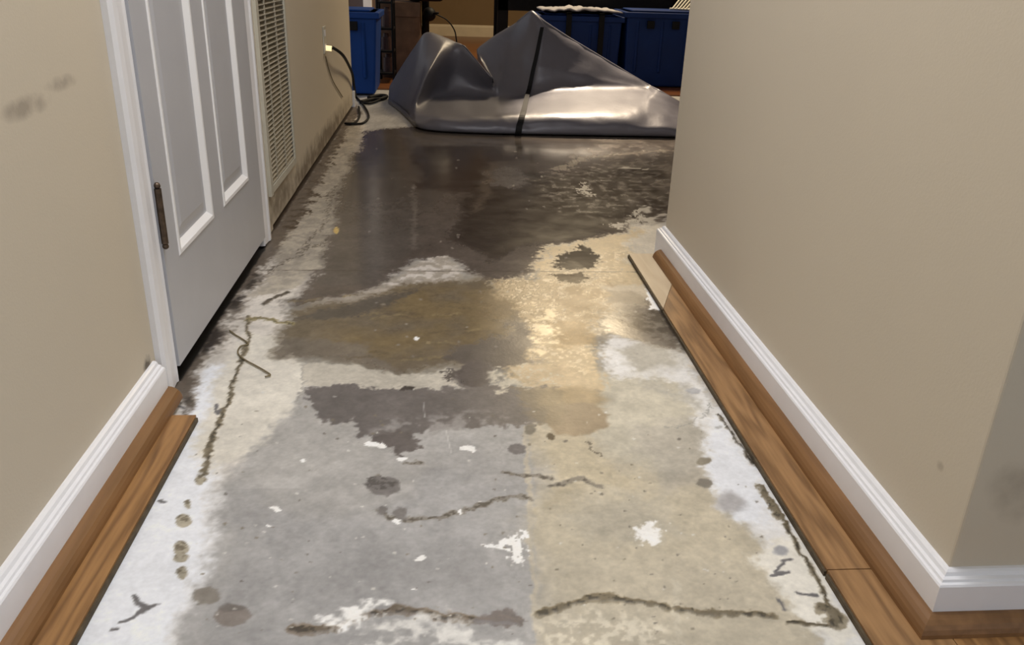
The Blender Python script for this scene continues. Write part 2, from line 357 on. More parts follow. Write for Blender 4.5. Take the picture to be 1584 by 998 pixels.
# white films along both walls
paint([(270, 590), (250, 650), (60, 1080), (268, 1080), (300, 880), (335, 760), (380, 690), (430, 640), (468, 600), (450, 560), (430, 520), (440, 470), (488, 440), (522, 330), (546, 262), (568, 200), (552, 172), (540, 172), (420, 365)], (214, 208, 200), soft=0.03, warp=0.02, fine=0.01)
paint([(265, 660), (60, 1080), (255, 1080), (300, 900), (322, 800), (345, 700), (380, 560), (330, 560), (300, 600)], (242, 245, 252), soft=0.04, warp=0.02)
paint([(380, 510), (440, 520), (470, 570), (470, 600), (400, 690), (330, 730), (300, 700), (330, 600)], (228, 223, 212), soft=0.03, warp=0.02)
paint([(425, 375), (545, 180), (560, 200), (530, 300), (500, 400), (470, 440), (400, 460)], (158, 150, 138), soft=0.03, warp=0.03, op=.85)
paint([(425, 375), (545, 180), (555, 200), (530, 300), (500, 400), (470, 440), (400, 460)], (178, 170, 156), soft=0.03, warp=0.03, speck=(2, .52, .12))
paint([(1022, 345), (985, 348), (960, 352), (900, 378), (830, 380), (840, 430), (930, 440), (1000, 470), (1120, 640), (1370, 1060), (1400, 1060), (1120, 560)], (206, 198, 184), soft=0.03, warp=0.025)
paint([(1040, 530), (960, 520), (925, 545), (950, 580), (1040, 590), (1075, 650), (1095, 700), (1120, 770), (1175, 840), (1215, 905), (1250, 960), (1290, 1060), (1400, 1060), (1380, 990)], (238, 237, 236), soft=0.03, warp=0.03)
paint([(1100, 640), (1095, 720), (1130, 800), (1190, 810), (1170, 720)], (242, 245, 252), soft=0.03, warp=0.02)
paint([(1150, 860), (1230, 820), (1330, 990), (1290, 1000), (1240, 960)], (240, 236, 226), soft=0.02, warp=0.02)
paint([(940, 530), (1040, 530), (1090, 640), (1000, 600)], (184, 180, 170), soft=0.04, warp=0.03, speck=(1, .5, .2))
# brown-stained strip at the foot of the left wall
paint([(285, 640), (268, 590), (405, 380), (550, 160), (556, 172), (440, 372), (380, 440), (310, 560), (300, 625)], (104, 94, 84), soft=0.02, warp=0.02, fine=0.01)
paint([(300, 560), (390, 430), (430, 400), (380, 480), (330, 560), (300, 620)], (150, 142, 132), soft=0.02, warp=0.02, speck=(2, .5, .12))
paint([(285, 640), (275, 600), (285, 575), (420, 378), (400, 430), (300, 590)], (52, 46, 42), soft=0.02, warp=0.015, speck=(1, .52, .14))
for i in range(46):
    t = random.random() ** 1.2; bx = 436 + 100 * t + random.uniform(-2, 16); by = 352 - 176 * t
    l = random.uniform(4, 13) * (1.2 - .6 * t)
    paint([(bx, by), (bx + l, by - 1), (bx + l * 1.4, by + random.uniform(-3, 3))], (78, 66, 54), line=0.005, soft=0.006, warp=0, fine=0.006)
# big wet dark region
paint([(566, 203), (640, 196), (760, 206), (1048, 206), (1120, 280), (1030, 345), (985, 345), (930, 372), (845, 382), (835, 420), (800, 432), (755, 436), (700, 400), (640, 402), (590, 440), (560, 462), (440, 474), (488, 430), (520, 330), (540, 265)], (98, 90, 84), soft=0.045, warp=0.03, w=1)
paint([(520, 330), (545, 240), (600, 215), (640, 300), (650, 380), (560, 440), (490, 440)], (96, 90, 85), soft=0.05, warp=0.03, w=1)
paint([(720, 300), (760, 260), (860, 270), (1000, 250), (1040, 280), (1020, 340), (960, 345), (900, 370), (830, 375), (760, 400), (700, 370)], (58, 52, 49), soft=0.05, warp=0.05, w=.9)
paint([(640, 225), (800, 222), (860, 240), (760, 250), (730, 300), (650, 290)], (66, 58, 55), soft=0.06, warp=0.05, w=1)
paint([(750, 265), (790, 255), (830, 275), (800, 292), (750, 285)], (112, 106, 102), soft=0.05, warp=0.05, w=.9)
paint([(730, 330), (760, 250), (770, 252), (745, 325)], (110, 98, 86), soft=0.03, warp=0.02, w=.9, op=.7)
# drying streaks on the far right of the wet part
paint([(900, 225), (1040, 215), (1060, 330), (1000, 345), (860, 330), (820, 280)], (128, 120, 112), soft=0.06, warp=0.05, speck=(2, .6, .2), w=.6, op=.6)
paint([(900, 215), (1050, 210), (1060, 330), (1000, 345), (960, 300)], (124, 116, 108), soft=0.06, warp=0.05, speck=(1, .58, .25), w=.7, op=.6)
paint([(860, 262), (900, 245), (960, 240), (1030, 232)], (150, 140, 126), line=0.02, soft=0.02, warp=0.03, fine=0.02, w=.6, op=.7)
paint([(660, 222), (780, 226), (900, 224)], (104, 100, 98), line=0.02, soft=0.03, warp=0.02, op=.7)
for pts in ([(1000, 318), (980, 330), (1020, 345)], [(950, 350), (985, 342), (1030, 335)], [(900, 282), (905, 300)], [(960, 260), (1000, 262)]):
    paint(pts, (176, 170, 160), line=0.012, soft=0.012, warp=0.03, fine=0.02, w=.5)
# white streak and brown olive patch
paint([(600, 440), (640, 408), (690, 396), (720, 425), (700, 440), (640, 440), (560, 470), (480, 480), (470, 470)], (176, 168, 158), soft=0.03, warp=0.03, w=.4)
paint([(600, 440), (640, 408), (690, 396), (720, 425), (700, 440), (640, 440)], (214, 208, 202), soft=0.03, warp=0.03, speck=(2, .54, .1), w=.4)
paint([(444, 480), (560, 460), (640, 436), (760, 430), (800, 500), (790, 560), (700, 566), (620, 578), (560, 562), (432, 552), (428, 520)], (118, 107, 90), soft=0.05, warp=0.03, w=.85)
paint([(500, 490), (640, 445), (760, 440), (770, 520), (640, 560), (520, 540)], (120, 105, 78), soft=0.1, warp=0.06, w=.8, speck=(1, .44, .35))
paint([(432, 520), (560, 530), (620, 578), (560, 562), (430, 552)], (120, 112, 102), soft=0.03, warp=0.02, w=.7, op=.8)
for i in range(26):
    bx, by = random.uniform(450, 760), random.uniform(455, 560); l = random.uniform(15, 60)
    paint([(bx, by), (bx + l * .5, by + random.uniform(-4, 1)), (bx + l, by + random.uniform(-6, 3))], random.choice([(94, 84, 66), (100, 88, 70), (150, 134, 100)]), line=0.004, soft=0.008, warp=0.01, fine=0.008, op=.6, w=.7)
paint([(560, 462), (620, 450), (660, 442), (600, 470), (520, 490), (440, 495)], (86, 82, 78), soft=0.02, warp=0.03, op=.7, w=.8)
# sandy warm patch
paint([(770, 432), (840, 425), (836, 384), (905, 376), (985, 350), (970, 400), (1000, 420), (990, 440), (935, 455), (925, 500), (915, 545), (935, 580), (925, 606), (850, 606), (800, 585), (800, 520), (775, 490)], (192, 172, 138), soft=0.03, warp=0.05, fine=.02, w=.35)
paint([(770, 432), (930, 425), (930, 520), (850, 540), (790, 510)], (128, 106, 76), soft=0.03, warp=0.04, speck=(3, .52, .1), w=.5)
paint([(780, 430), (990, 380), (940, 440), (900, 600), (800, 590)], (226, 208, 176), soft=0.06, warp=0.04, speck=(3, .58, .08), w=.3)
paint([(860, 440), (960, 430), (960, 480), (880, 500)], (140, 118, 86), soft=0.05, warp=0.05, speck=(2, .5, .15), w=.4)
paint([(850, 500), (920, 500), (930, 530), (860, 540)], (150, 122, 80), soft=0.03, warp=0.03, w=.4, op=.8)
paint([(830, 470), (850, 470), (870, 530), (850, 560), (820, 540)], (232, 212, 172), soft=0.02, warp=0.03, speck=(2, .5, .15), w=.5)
paint([(935, 462), (1005, 450), (1045, 500), (1068, 542), (1010, 535), (930, 520)], (122, 114, 104), soft=0.05, warp=0.05, w=.85)
paint([(950, 480), (1010, 470), (1045, 505), (1066, 538), (1010, 518), (950, 500)], (78, 70, 62), soft=0.04, warp=0.04, speck=(2, .42, .2), w=.9)
paint([(930, 440), (1005, 440), (1015, 460), (940, 460)], (196, 184, 164), soft=0.03, warp=0.03, w=.3)
paint([(930, 445), (990, 455), (1000, 470), (940, 470)], (146, 134, 116), soft=0.03, warp=0.03, op=.8, w=.4)
paint([(855, 397), (905, 378), (932, 402), (915, 416), (862, 414)], (48, 42, 38), soft=0.02, warp=0.02, fine=0.015, w=1.0)
paint([(850, 424), (905, 417), (915, 432), (880, 442)], (70, 58, 42), soft=0.02, warp=0.03, w=1.0)
paint([(780, 470), (820, 520), (830, 560), (780, 570), (700, 560), (720, 530), (780, 520)], (88, 82, 78), soft=0.03, warp=0.04, w=.5)
paint([(760, 440), (800, 470), (790, 500), (740, 490)], (110, 92, 64), soft=0.05, warp=0.05, w=.45, op=.7)
# pale band and grey patch below it
paint([(470, 562), (560, 566), (620, 580), (700, 572), (720, 600), (640, 602), (480, 600), (466, 596)], (198, 192, 180), soft=0.012, warp=0.01, w=.15)
paint([(468, 604), (560, 598), (640, 600), (715, 603), (700, 575), (760, 560), (765, 600), (860, 598), (930, 606), (900, 640), (830, 655), (740, 660), (690, 655), (640, 672), (560, 672), (545, 650), (505, 655)], (112, 107, 105), soft=0.010, warp=0.02, fine=0.012, w=.35)
paint([(600, 650), (720, 630), (800, 650), (700, 665), (640, 680), (590, 672)], (146, 142, 140), soft=0.03, warp=0.03, speck=(2, .52, .15))
paint([(580, 672), (640, 668), (655, 690), (630, 700), (590, 684)], (100, 94, 92), soft=0.01, warp=0.02, fine=0.012)
paint([(760, 575), (830, 560), (880, 590), (860, 600), (770, 606)], (208, 200, 182), soft=0.012, warp=0.03, fine=0.02, speck=(2, .47, .12))
paint([(800, 565), (870, 560), (930, 600), (900, 612), (830, 605)], (192, 172, 140), soft=0.03, warp=0.03, w=.35, speck=(3, .42, .2))
blob(885, 618, 52, 22, (160, 140, 108), soft=0.03, warp=0.012, w=.4)
blob(890, 648, 50, 25, (142, 126, 104), n=24, soft=0.010, warp=0.004, fine=.004, w=.4)
paint([(800, 600), (870, 605), (860, 660), (820, 650)], (130, 118, 96), soft=0.02, warp=0.02, op=.7)
blob(738, 578, 26, 24, (92, 86, 84), soft=0.012, warp=0.02, w=.6)
paint([(696, 578), (725, 572), (700, 590)], (80, 74, 72), line=0.006, soft=0.008)
for c in ((632, 600, 10, 4), (622, 602, 6, 3)): blob(*c, (66, 60, 58), soft=0.005, warp=0.01)
# seams and cuts in the slab
paint([(404, 417), (1000, 421)], (84, 76, 68), line=0.0022, soft=0.004, warp=0.002, fine=0.002, op=.8)
paint([(560, 212), (1050, 224)], (70, 64, 60), line=0.008, soft=0.01, warp=0.002, op=.5)
paint([(466, 604), (460, 640), (470, 560)], (150, 146, 140), line=0.0015, soft=0.003, warp=0.002, op=.6)
paint([(812, 660), (818, 760), (822, 860), (838, 1040)], (196, 188, 172), line=0.004, soft=0.004, warp=0.002, fine=.004)
paint([(1045, 900), (1052, 1040)], (204, 196, 178), line=0.003, soft=0.004, warp=0.003)
# shade of the gap under the door painted black; brown line along the stripped wall's foot
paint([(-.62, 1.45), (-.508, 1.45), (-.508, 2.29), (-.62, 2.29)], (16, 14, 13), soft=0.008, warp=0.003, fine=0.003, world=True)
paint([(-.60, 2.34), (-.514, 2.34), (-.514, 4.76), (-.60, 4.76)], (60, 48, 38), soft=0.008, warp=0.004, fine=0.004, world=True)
# glue beads: olive brown broken lines
GL = (122, 112, 92)
def bead(pts, wd=0.0045, c=GL, h=0.0012, **k):
    paint(pts, tuple(v * 1.12 for v in c), line=wd * 1.3, soft=0.004, warp=0.006, fine=0.005, op=.8)
    paint(pts, c, line=wd * .8, soft=0.003, warp=0.006, fine=0.005, h=h, **k)
    paint(pts, tuple(v * .6 for v in c), line=wd * .7, soft=0.003, warp=0.006, fine=0.004, speck=(3, .56, .12), **k)
bead([(383, 488), (384, 520), (374, 560), (358, 600), (345, 640), (330, 680), (320, 712), (312, 744)], 0.0036)
bead([(380, 495), (400, 490), (430, 498), (450, 500)], 0.005, (140, 130, 96))
bead([(408, 470), (430, 458), (446, 452)], 0.006, (92, 84, 74))
for c in ((308, 745, 5, 6), (290, 780, 5, 7), (283, 806, 13, 10), (277, 848, 13, 10), (278, 862, 12, 8), (281, 886, 8, 10), (310, 740, 7, 5)):
    blob(*c, (176, 168, 150), soft=0.003, warp=0.003, fine=.002); blob(c[0] - 2, c[1] - 3, c[2] * .8, c[3] * .7, (116, 108, 92), soft=0.003, warp=0.004, speck=(3, .5, .1))
bead([(455, 972), (490, 976), (520, 970), (545, 960), (580, 948), (610, 942), (640, 946), (680, 955), (745, 958), (805, 960)], 0.005, (112, 100, 86))
paint([(740, 950), (800, 946), (820, 956), (790, 966), (740, 962)], (128, 120, 116), soft=0.006, warp=0.008)
bead([(840, 946), (870, 938), (915, 924), (960, 926), (1000, 934), (1030, 942)], 0.0055)
bead([(1052, 944), (1090, 948), (1150, 950), (1192, 950)], 0.005)
bead([(1218, 958), (1250, 964), (1280, 966), (1290, 955), (1284, 935), (1265, 905), (1240, 860), (1215, 810), (1195, 780), (1176, 752)], 0.0032, (96, 86, 66))
bead([(1176, 752), (1186, 775), (1205, 800)], 0.005)
bead([(1270, 935), (1288, 945), (1286, 962)], 0.011)
bead([(1110, 640), (1140, 680), (1170, 720)], 0.003, (90, 82, 70))
for pts in ([(582, 790), (600, 800), (640, 804), (680, 802), (720, 792), (760, 772), (800, 766), (818, 774)], [(778, 728), (800, 732), (850, 738)], [(582, 745), (590, 735)], [(630, 714), (655, 714)], [(850, 750), (900, 745), (930, 756)]):
    paint(pts, (132, 126, 116), line=0.005, soft=0.005, warp=0.008, fine=0.006, op=.8)
    paint(pts, (88, 82, 74), line=0.003, soft=0.004, warp=0.008, fine=0.006, speck=(3, .5, .1))
for c in ((594, 751, 27, 16), (620, 794, 12, 10), (588, 790, 8, 8)): blob(*c, (122, 118, 116), soft=0.005, warp=0.008, fine=.004)
blob(590, 745, 24, 12, (86, 82, 80), soft=0.004, warp=0.01, speck=(3, .55, .1))
blob(320, 922, 23, 14, (140, 134, 126), soft=0.004, warp=0.004); blob(361, 951, 27, 17, (136, 128, 122), soft=0.004, warp=0.004)
blob(360, 940, 22, 6, (108, 102, 98), soft=0.004, warp=0.004, op=.7)
blob(798, 692, 14, 9, (118, 114, 114), soft=0.005, warp=0.005); blob(820, 663, 9, 8, (130, 124, 112), soft=0.005); blob(853, 674, 7, 5, (96, 84, 66), soft=0.004)
blob(1088, 712, 12, 6, (150, 142, 126), soft=0.004); blob(1091, 746, 13, 7, (140, 134, 124), soft=0.004); blob(1130, 775, 22, 16, (186, 184, 186), soft=0.02, warp=.01)
blob(1072, 604, 13, 5, (180, 180, 182), soft=0.006); blob(1208, 852, 12, 7, (170, 170, 174), soft=0.006)
paint([(1030, 658), (1070, 656), (1090, 640), (1100, 620)], (150, 150, 146), line=0.0015, soft=0.003, warp=0.003, op=.7)
paint([(915, 688), (928, 694), (940, 700)], (120, 112, 98), line=0.003, soft=0.003)
blob(1110, 660, 6, 3, (190, 190, 190), soft=.004)
# small dark scribbles on the white film
for pts in ([(206, 922), (214, 934), (236, 938), (222, 946)], [(186, 962), (206, 956), (222, 942), (240, 936)], [(176, 974), (184, 972)], [(245, 774), (254, 778)], [(270, 626), (284, 632)], [(334, 626), (336, 640), (342, 634)], [(1200, 884), (1210, 868), (1222, 866)], [(1195, 890), (1215, 884)], [(1200, 925), (1210, 940)], [(1228, 915), (1262, 920)]):
    paint(pts, (112, 110, 112), line=0.0028, soft=0.003, warp=0.004, fine=.003)
paint([(1001, 446), (1012, 456), (1026, 477), (1005, 479)], (255, 255, 255), soft=0.006, warp=0.002, w=.5)  # bright reflection painted white into the slab colour
# white splashes
WHT = (255, 254, 252)
paint([(966, 828), (990, 818), (1010, 808), (1026, 822), (1020, 838), (1000, 842), (984, 834)], WHT, soft=0.008, warp=0.01, fine=0.015, w=0)
paint([(764, 842), (786, 832), (800, 826), (818, 822), (818, 850), (806, 872), (792, 866)], WHT, soft=0.004, warp=0.01, fine=0.015, speck=(3, .42, .08))
paint([(500, 960), (530, 945), (570, 926), (590, 930), (600, 945), (560, 960), (520, 975)], WHT, soft=0.014, warp=0.014, fine=0.015, speck=(2, .4, .2))
paint([(520, 980), (640, 960), (800, 968), (830, 1000), (820, 1040), (500, 1040)], (230, 228, 224), soft=0.03, warp=0.03, fine=0.015, speck=(2, .5, .15))
paint([(850, 960), (900, 950), (1020, 970), (1040, 1040), (860, 1040)], (216, 208, 190), soft=0.03, warp=0.03, fine=0.015, speck=(3, .52, .15))
for c in ((578, 686, 12, 4), (594, 690, 8, 4), (622, 708, 8, 3), (470, 712, 4, 3), (424, 785, 7, 5), (417, 812, 4, 3), (652, 866, 11, 3), (640, 912, 4, 2), (716, 792, 4, 4), (722, 694, 12, 4), (730, 698, 6, 4), (612, 806, 5, 4), (643, 524, 5, 3)):
    blob(*c, WHT, soft=0.002, warp=0.004, fine=.005)
paint([(690, 666), (698, 700)], (200, 198, 196), line=.0012, soft=.002, warp=0, fine=0)
paint([(655, 622), (657, 645)], (170, 168, 166), line=.001, soft=.002, warp=0, fine=0)
paint([(640, 285), (642, 385)], (128, 120, 112), line=0.008, soft=0.014, warp=0.005, op=.6)
blob(519, 356, 4, 6, (220, 190, 120), soft=0.004)
# cracks and roots of dried glue in the upper left
for pts in ([(455, 392), (480, 370), (500, 340), (512, 310), (520, 290), (560, 255)], [(500, 305), (528, 300)], [(470, 385), (500, 375)], [(410, 420), (440, 400), (470, 392)]):
    paint(pts, (96, 88, 78), line=0.004, soft=0.006, warp=0.02, fine=0.012, op=.75)
for i in range(240):
    bx, by = random.uniform(300, 1200), random.uniform(600, 985); q = random.uniform(1, 3)
    blob(bx, by, q, q * .7, random.choice([(110, 104, 96), (130, 122, 106), (222, 220, 214)]), n=6, soft=0.002, warp=0, fine=.003, op=.8)
for i in range(60):
    bx, by = random.uniform(560, 1020), random.uniform(225, 560)
    blob(bx, by, 2.4, 1.4, random.choice([(150, 144, 138), (176, 168, 156)]), n=6, soft=0.004, warp=0, fine=.004, op=.7)
# overall mottling of the concrete itself
lumw = np.clip((col.mean(1) - 205) / 40, 0, 1)
col *= (1 + (1 - .55 * lumw) * (0.20 * (n2 - .5) + 0.16 * (n3 - .5) + 0.14 * (n4 - .5) + .10 * (n1 - .5)))[:, None]
hgt += 0.0006 * (n2 - .5)
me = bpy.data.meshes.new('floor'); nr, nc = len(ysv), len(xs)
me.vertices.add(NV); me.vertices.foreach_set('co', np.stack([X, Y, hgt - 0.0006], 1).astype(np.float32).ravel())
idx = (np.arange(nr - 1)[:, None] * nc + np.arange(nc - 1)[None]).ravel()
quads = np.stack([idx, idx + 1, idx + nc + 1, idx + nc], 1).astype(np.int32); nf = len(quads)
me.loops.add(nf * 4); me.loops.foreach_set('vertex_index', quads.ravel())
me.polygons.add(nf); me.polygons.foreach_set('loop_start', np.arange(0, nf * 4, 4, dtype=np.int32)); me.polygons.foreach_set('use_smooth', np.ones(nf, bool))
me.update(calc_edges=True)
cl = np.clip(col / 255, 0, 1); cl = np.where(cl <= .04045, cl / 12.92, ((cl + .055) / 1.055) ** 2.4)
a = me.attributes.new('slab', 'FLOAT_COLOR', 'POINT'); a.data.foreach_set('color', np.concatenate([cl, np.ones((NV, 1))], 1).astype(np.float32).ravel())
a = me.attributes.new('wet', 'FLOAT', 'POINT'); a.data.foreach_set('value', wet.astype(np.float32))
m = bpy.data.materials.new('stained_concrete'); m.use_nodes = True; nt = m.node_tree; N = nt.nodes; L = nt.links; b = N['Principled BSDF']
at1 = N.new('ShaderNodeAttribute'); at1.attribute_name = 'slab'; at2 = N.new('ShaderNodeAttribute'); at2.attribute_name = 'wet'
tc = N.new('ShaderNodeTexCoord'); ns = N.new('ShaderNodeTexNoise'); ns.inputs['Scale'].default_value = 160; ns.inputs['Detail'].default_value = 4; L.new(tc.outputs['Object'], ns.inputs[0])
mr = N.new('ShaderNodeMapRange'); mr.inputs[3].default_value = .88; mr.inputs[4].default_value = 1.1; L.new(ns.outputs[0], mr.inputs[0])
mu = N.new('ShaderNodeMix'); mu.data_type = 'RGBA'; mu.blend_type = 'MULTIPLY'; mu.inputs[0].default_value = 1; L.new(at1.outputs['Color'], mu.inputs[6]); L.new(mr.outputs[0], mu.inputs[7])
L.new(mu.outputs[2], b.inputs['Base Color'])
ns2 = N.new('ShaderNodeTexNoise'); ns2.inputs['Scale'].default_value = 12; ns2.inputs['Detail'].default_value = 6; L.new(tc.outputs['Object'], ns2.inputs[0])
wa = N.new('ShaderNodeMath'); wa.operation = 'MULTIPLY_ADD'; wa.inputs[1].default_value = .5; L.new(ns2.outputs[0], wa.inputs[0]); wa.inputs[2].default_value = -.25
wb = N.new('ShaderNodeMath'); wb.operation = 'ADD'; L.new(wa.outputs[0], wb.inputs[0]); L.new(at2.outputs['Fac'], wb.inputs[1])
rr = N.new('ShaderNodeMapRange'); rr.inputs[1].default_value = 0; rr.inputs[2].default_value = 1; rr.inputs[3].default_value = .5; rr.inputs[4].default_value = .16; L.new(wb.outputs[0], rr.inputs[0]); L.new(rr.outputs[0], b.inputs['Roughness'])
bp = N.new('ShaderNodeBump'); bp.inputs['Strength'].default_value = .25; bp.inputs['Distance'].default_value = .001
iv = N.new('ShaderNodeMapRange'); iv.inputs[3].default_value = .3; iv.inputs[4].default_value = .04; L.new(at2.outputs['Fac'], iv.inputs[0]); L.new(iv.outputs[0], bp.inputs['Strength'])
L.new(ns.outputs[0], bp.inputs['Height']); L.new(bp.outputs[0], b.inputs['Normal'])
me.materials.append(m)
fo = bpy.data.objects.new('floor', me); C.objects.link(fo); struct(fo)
# wooden floor of the far room starts where the bare slab ends, one laminate thickness above it
bm = bmesh.new(); box(bm, -2.5, 3.5, 5.45, 9.75, -0.02, 0.008); struct(obj('floor', bm, MFARW))
bm = bmesh.new(); box(bm, -2.5, XL - 0.12, 3.0, 5.45, -0.02, -0.002); struct(obj('floor', bm, MFARW))

# ---------------------------------------------------------------- cut laminate strips left beside the baseboards
def plank(x0, x1, y0, y1, m, label, skew=0.0, group=None, skew0=0.0):
    t = tag(thing('laminate_plank', ((x0 + x1) / 2, y0, 0)), label, 'floorboard', group)
    bm = bmesh.new(); v = box(bm, x0, x1, y0, y1, 0.0025, 0.011)
    for q in v:
        if q.co.y > y1 - 1e-4: q.co.y += skew * (1 if q.co.x > (x0 + x1) / 2 else 0)
        elif skew0: q.co.y += skew0 * (1 if q.co.x > (x0 + x1) / 2 else 0)
    obj('board', bm, m, t, bevel=0.0006)
    inner = x1 if x0 < 0 else x0
    sg = 1 if x0 < 0 else -1
    bm = bmesh.new(); box(bm, min(inner, inner + sg * 0.0035), max(inner, inner + sg * 0.0035), y0, y1 - .004, 0.0, 0.0075)
    e = obj('core_edge', bm, MCORE, t); e['label'] = 'dark cut edge'
    return t
plank(XL + 0.001, -0.437, -0.4, 1.3, MOAK2, 'orange-brown oak laminate strip beside the left baseboard, sawn off square')
plank(0.515, XR - 0.001, -0.2, 0.862, MOAK, 'short near end of oak laminate strip by the right wall corner')
plank(0.515, XR - 0.001, 0.8635, 1.79, MOAK, 'long oak laminate strip running beside the right baseboard', skew=.27)
plank(0.515, XR - 0.001, 1.7915, 2.20, MGLARE, 'laminate end piece paled by painted glare at the far end of the right strip', skew0=.27)  # pale tone and slanted joint imitate a reflection on the strip
plank(XR + 0.0, 2.4, 0.4, 0.7745, MOAK2, 'oak laminate at the foot of the near right wall face')

#OBJECTS
# ---------------------------------------------------------------- folded silver sheet
cols = [
 # ridge, mid, foot, fold, bulge, front floor ; each (px,py,Y)
 [(603, 132, 4.98), (601, 148, 4.95), (600, 158, 4.92), (601, 164, 4.88), (602, 167, 4.86), (604, 170, 4.84)],
 [(628, 92, 4.95), (618, 130, 4.85), (612, 155, 4.80), (613, 168, 4.72), (614, 174, 4.68), (617, 178, 4.62)],
 [(655, 53, 4.90), (640, 110, 4.72), (628, 158, 4.58), (629, 176, 4.48), (630, 182, 4.42), (634, 188, 4.30)],
 [(667, 51, 4.88), (652, 115, 4.60), (637, 162, 4.44), (636, 176, 4.30), (636, 186, 4.22), (641, 194, 4.16)],
 [(692, 60, 4.86), (663, 110, 4.50), (644, 160, 4.36), (642, 178, 4.18), (643, 190, 4.10), (652, 200, 4.09)],
 [(706, 66, 4.82), (680, 108, 4.66), (664, 152, 4.58), (656, 179, 4.14), (656, 191, 4.06), (662, 203, 4.06)],
 [(719, 71, 4.76), (700, 116, 4.78), (690, 148, 4.70), (680, 180, 4.10), (680, 193, 4.03), (684, 206, 4.03)],
 [(740, 96, 4.74), (728, 130, 4.78), (724, 151, 4.70), (722, 180, 4.09), (722, 194, 4.01), (725, 207, 4.01)],
 [(762, 121, 4.70), (761, 138, 4.74), (762, 152, 4.68), (764, 180, 4.08), (764, 194, 4.00), (765, 208, 4.00)],
 [(738, 76, 5.04), (768, 128, 4.76), (772, 153, 4.68), (776, 179, 4.08), (776, 194, 4.00), (776, 208, 4.00)],
 [(800, 33, 4.98), (784, 100, 4.84), (788, 150, 4.68), (790, 178, 4.08), (790, 194, 4.00), (790, 208, 4.00)],
 [(822, 17, 4.90), (808, 95, 4.82), (806, 147, 4.68), (803, 177, 4.08), (801, 194, 4.00), (800, 208, 4.00)],
 [(842, 33, 4.86), (832, 100, 4.74), (826, 144, 4.66), (822, 177, 4.08), (820, 194, 4.00), (820, 208, 4.00)],
 [(880, 58, 4.86), (876, 108, 4.74), (872, 140, 4.66), (870, 176, 4.08), (868, 194, 4.00), (868, 209, 4.00)],
 [(930, 88, 4.84), (926, 120, 4.74), (924, 139, 4.66), (922, 175, 4.08), (920, 194, 4.00), (920, 210, 4.00)],
 [(975, 115, 4.80), (972, 129, 4.73), (970, 139, 4.66), (966, 173, 4.10), (964, 194, 4.00), (964, 211, 4.00)],
 [(1006, 133, 4.74), (1002, 137, 4.70), (1000, 141, 4.62), (985, 171, 4.12), (984, 195, 4.00), (984, 211, 4.00)],
 [(1018, 139, 4.56), (1012, 146, 4.46), (1004, 154, 4.36), (1002, 173, 4.12), (1002, 196, 4.00), (1002, 212, 4.00)],
 [(1034, 148, 4.52), (1034, 156, 4.42), (1034, 164, 4.32), (1034, 179, 4.12), (1034, 197, 4.00), (1034, 212, 4.00)],
 [(1062, 164, 4.50), (1062, 170, 4.42), (1062, 176, 4.34), (1062, 184, 4.16), (1062, 199, 4.02), (1062, 212, 4.00)],
 [(1090, 180, 4.46), (1090, 183, 4.42), (1090, 186, 4.34), (1090, 190, 4.20), (1090, 202, 4.06), (1090, 213, 4.02)]]
ctrl = []
for c_ in cols:
    row = [at(*p) for p in c_]
    row[-1].z = 0.006; row[-2].z = max(row[-2].z, 0.03)
    rg = row[0]
    bk = [Vector((rg.x + 0.02, rg.y + 0.16, max(0.02, rg.z * 0.55))), Vector((rg.x + 0.03, rg.y + 0.34, 0.012))]
    ctrl.append(bk[::-1] + row + [Vector((row[-1].x, row[-1].y + 0.25, 0.005))])
NU, NVv = 6, 7
def cr(a, b, c_, d_, t, ten=0.55):
    m1 = (c_ - a) * .5 * ten; m2 = (d_ - b) * .5 * ten
    return (2 * t ** 3 - 3 * t * t + 1) * b + (t ** 3 - 2 * t * t + t) * m1 + (-2 * t ** 3 + 3 * t * t) * c_ + (t ** 3 - t * t) * m2
def rs(line, n, ten=.55):
    out = []; k = len(line)
    for i in range(k - 1):
        a = line[max(i - 1, 0)]; d_ = line[min(i + 2, k - 1)]
        for j in range(n): out.append(cr(a, line[i], line[i + 1], d_, j / n, ten))
    out.append(line[-1]); return out
g1 = [rs(c_, NVv) for c_ in ctrl]
nrow = len(g1[0]); g2 = [rs([g1[i][j] for i in range(len(g1))], NU, .5) for j in range(nrow)]
bm = bmesh.new(); VV = []
for j, line in enumerate(g2):
    rowv = []
    for i, p in enumerate(line):
        nz = mnoise.fractal(Vector((p.x * 6, p.y * 6, p.z * 9)), 1, 2, 3) * 0.006 if 2 < j < nrow - 10 else 0
        rowv.append(bm.verts.new((p.x, p.y - nz, max(0.004, p.z + nz))))
    VV.append(rowv)
for j in range(nrow - 1):
    for i in range(len(VV[0]) - 1): bm.faces.new([VV[j][i], VV[j][i + 1], VV[j + 1][i + 1], VV[j + 1][i]])
sheet = tag(thing('plastic_sheet', (0.4, 4.4, 0)), 'large crumpled grey silvery sheet folded into two peaks on the wet floor', 'sheet')
o = obj('sheet', bm, MFOIL, sheet, smooth=True)
so = o.modifiers.new('t', 'SOLIDIFY'); so.thickness = 0.003; so.offset = -1
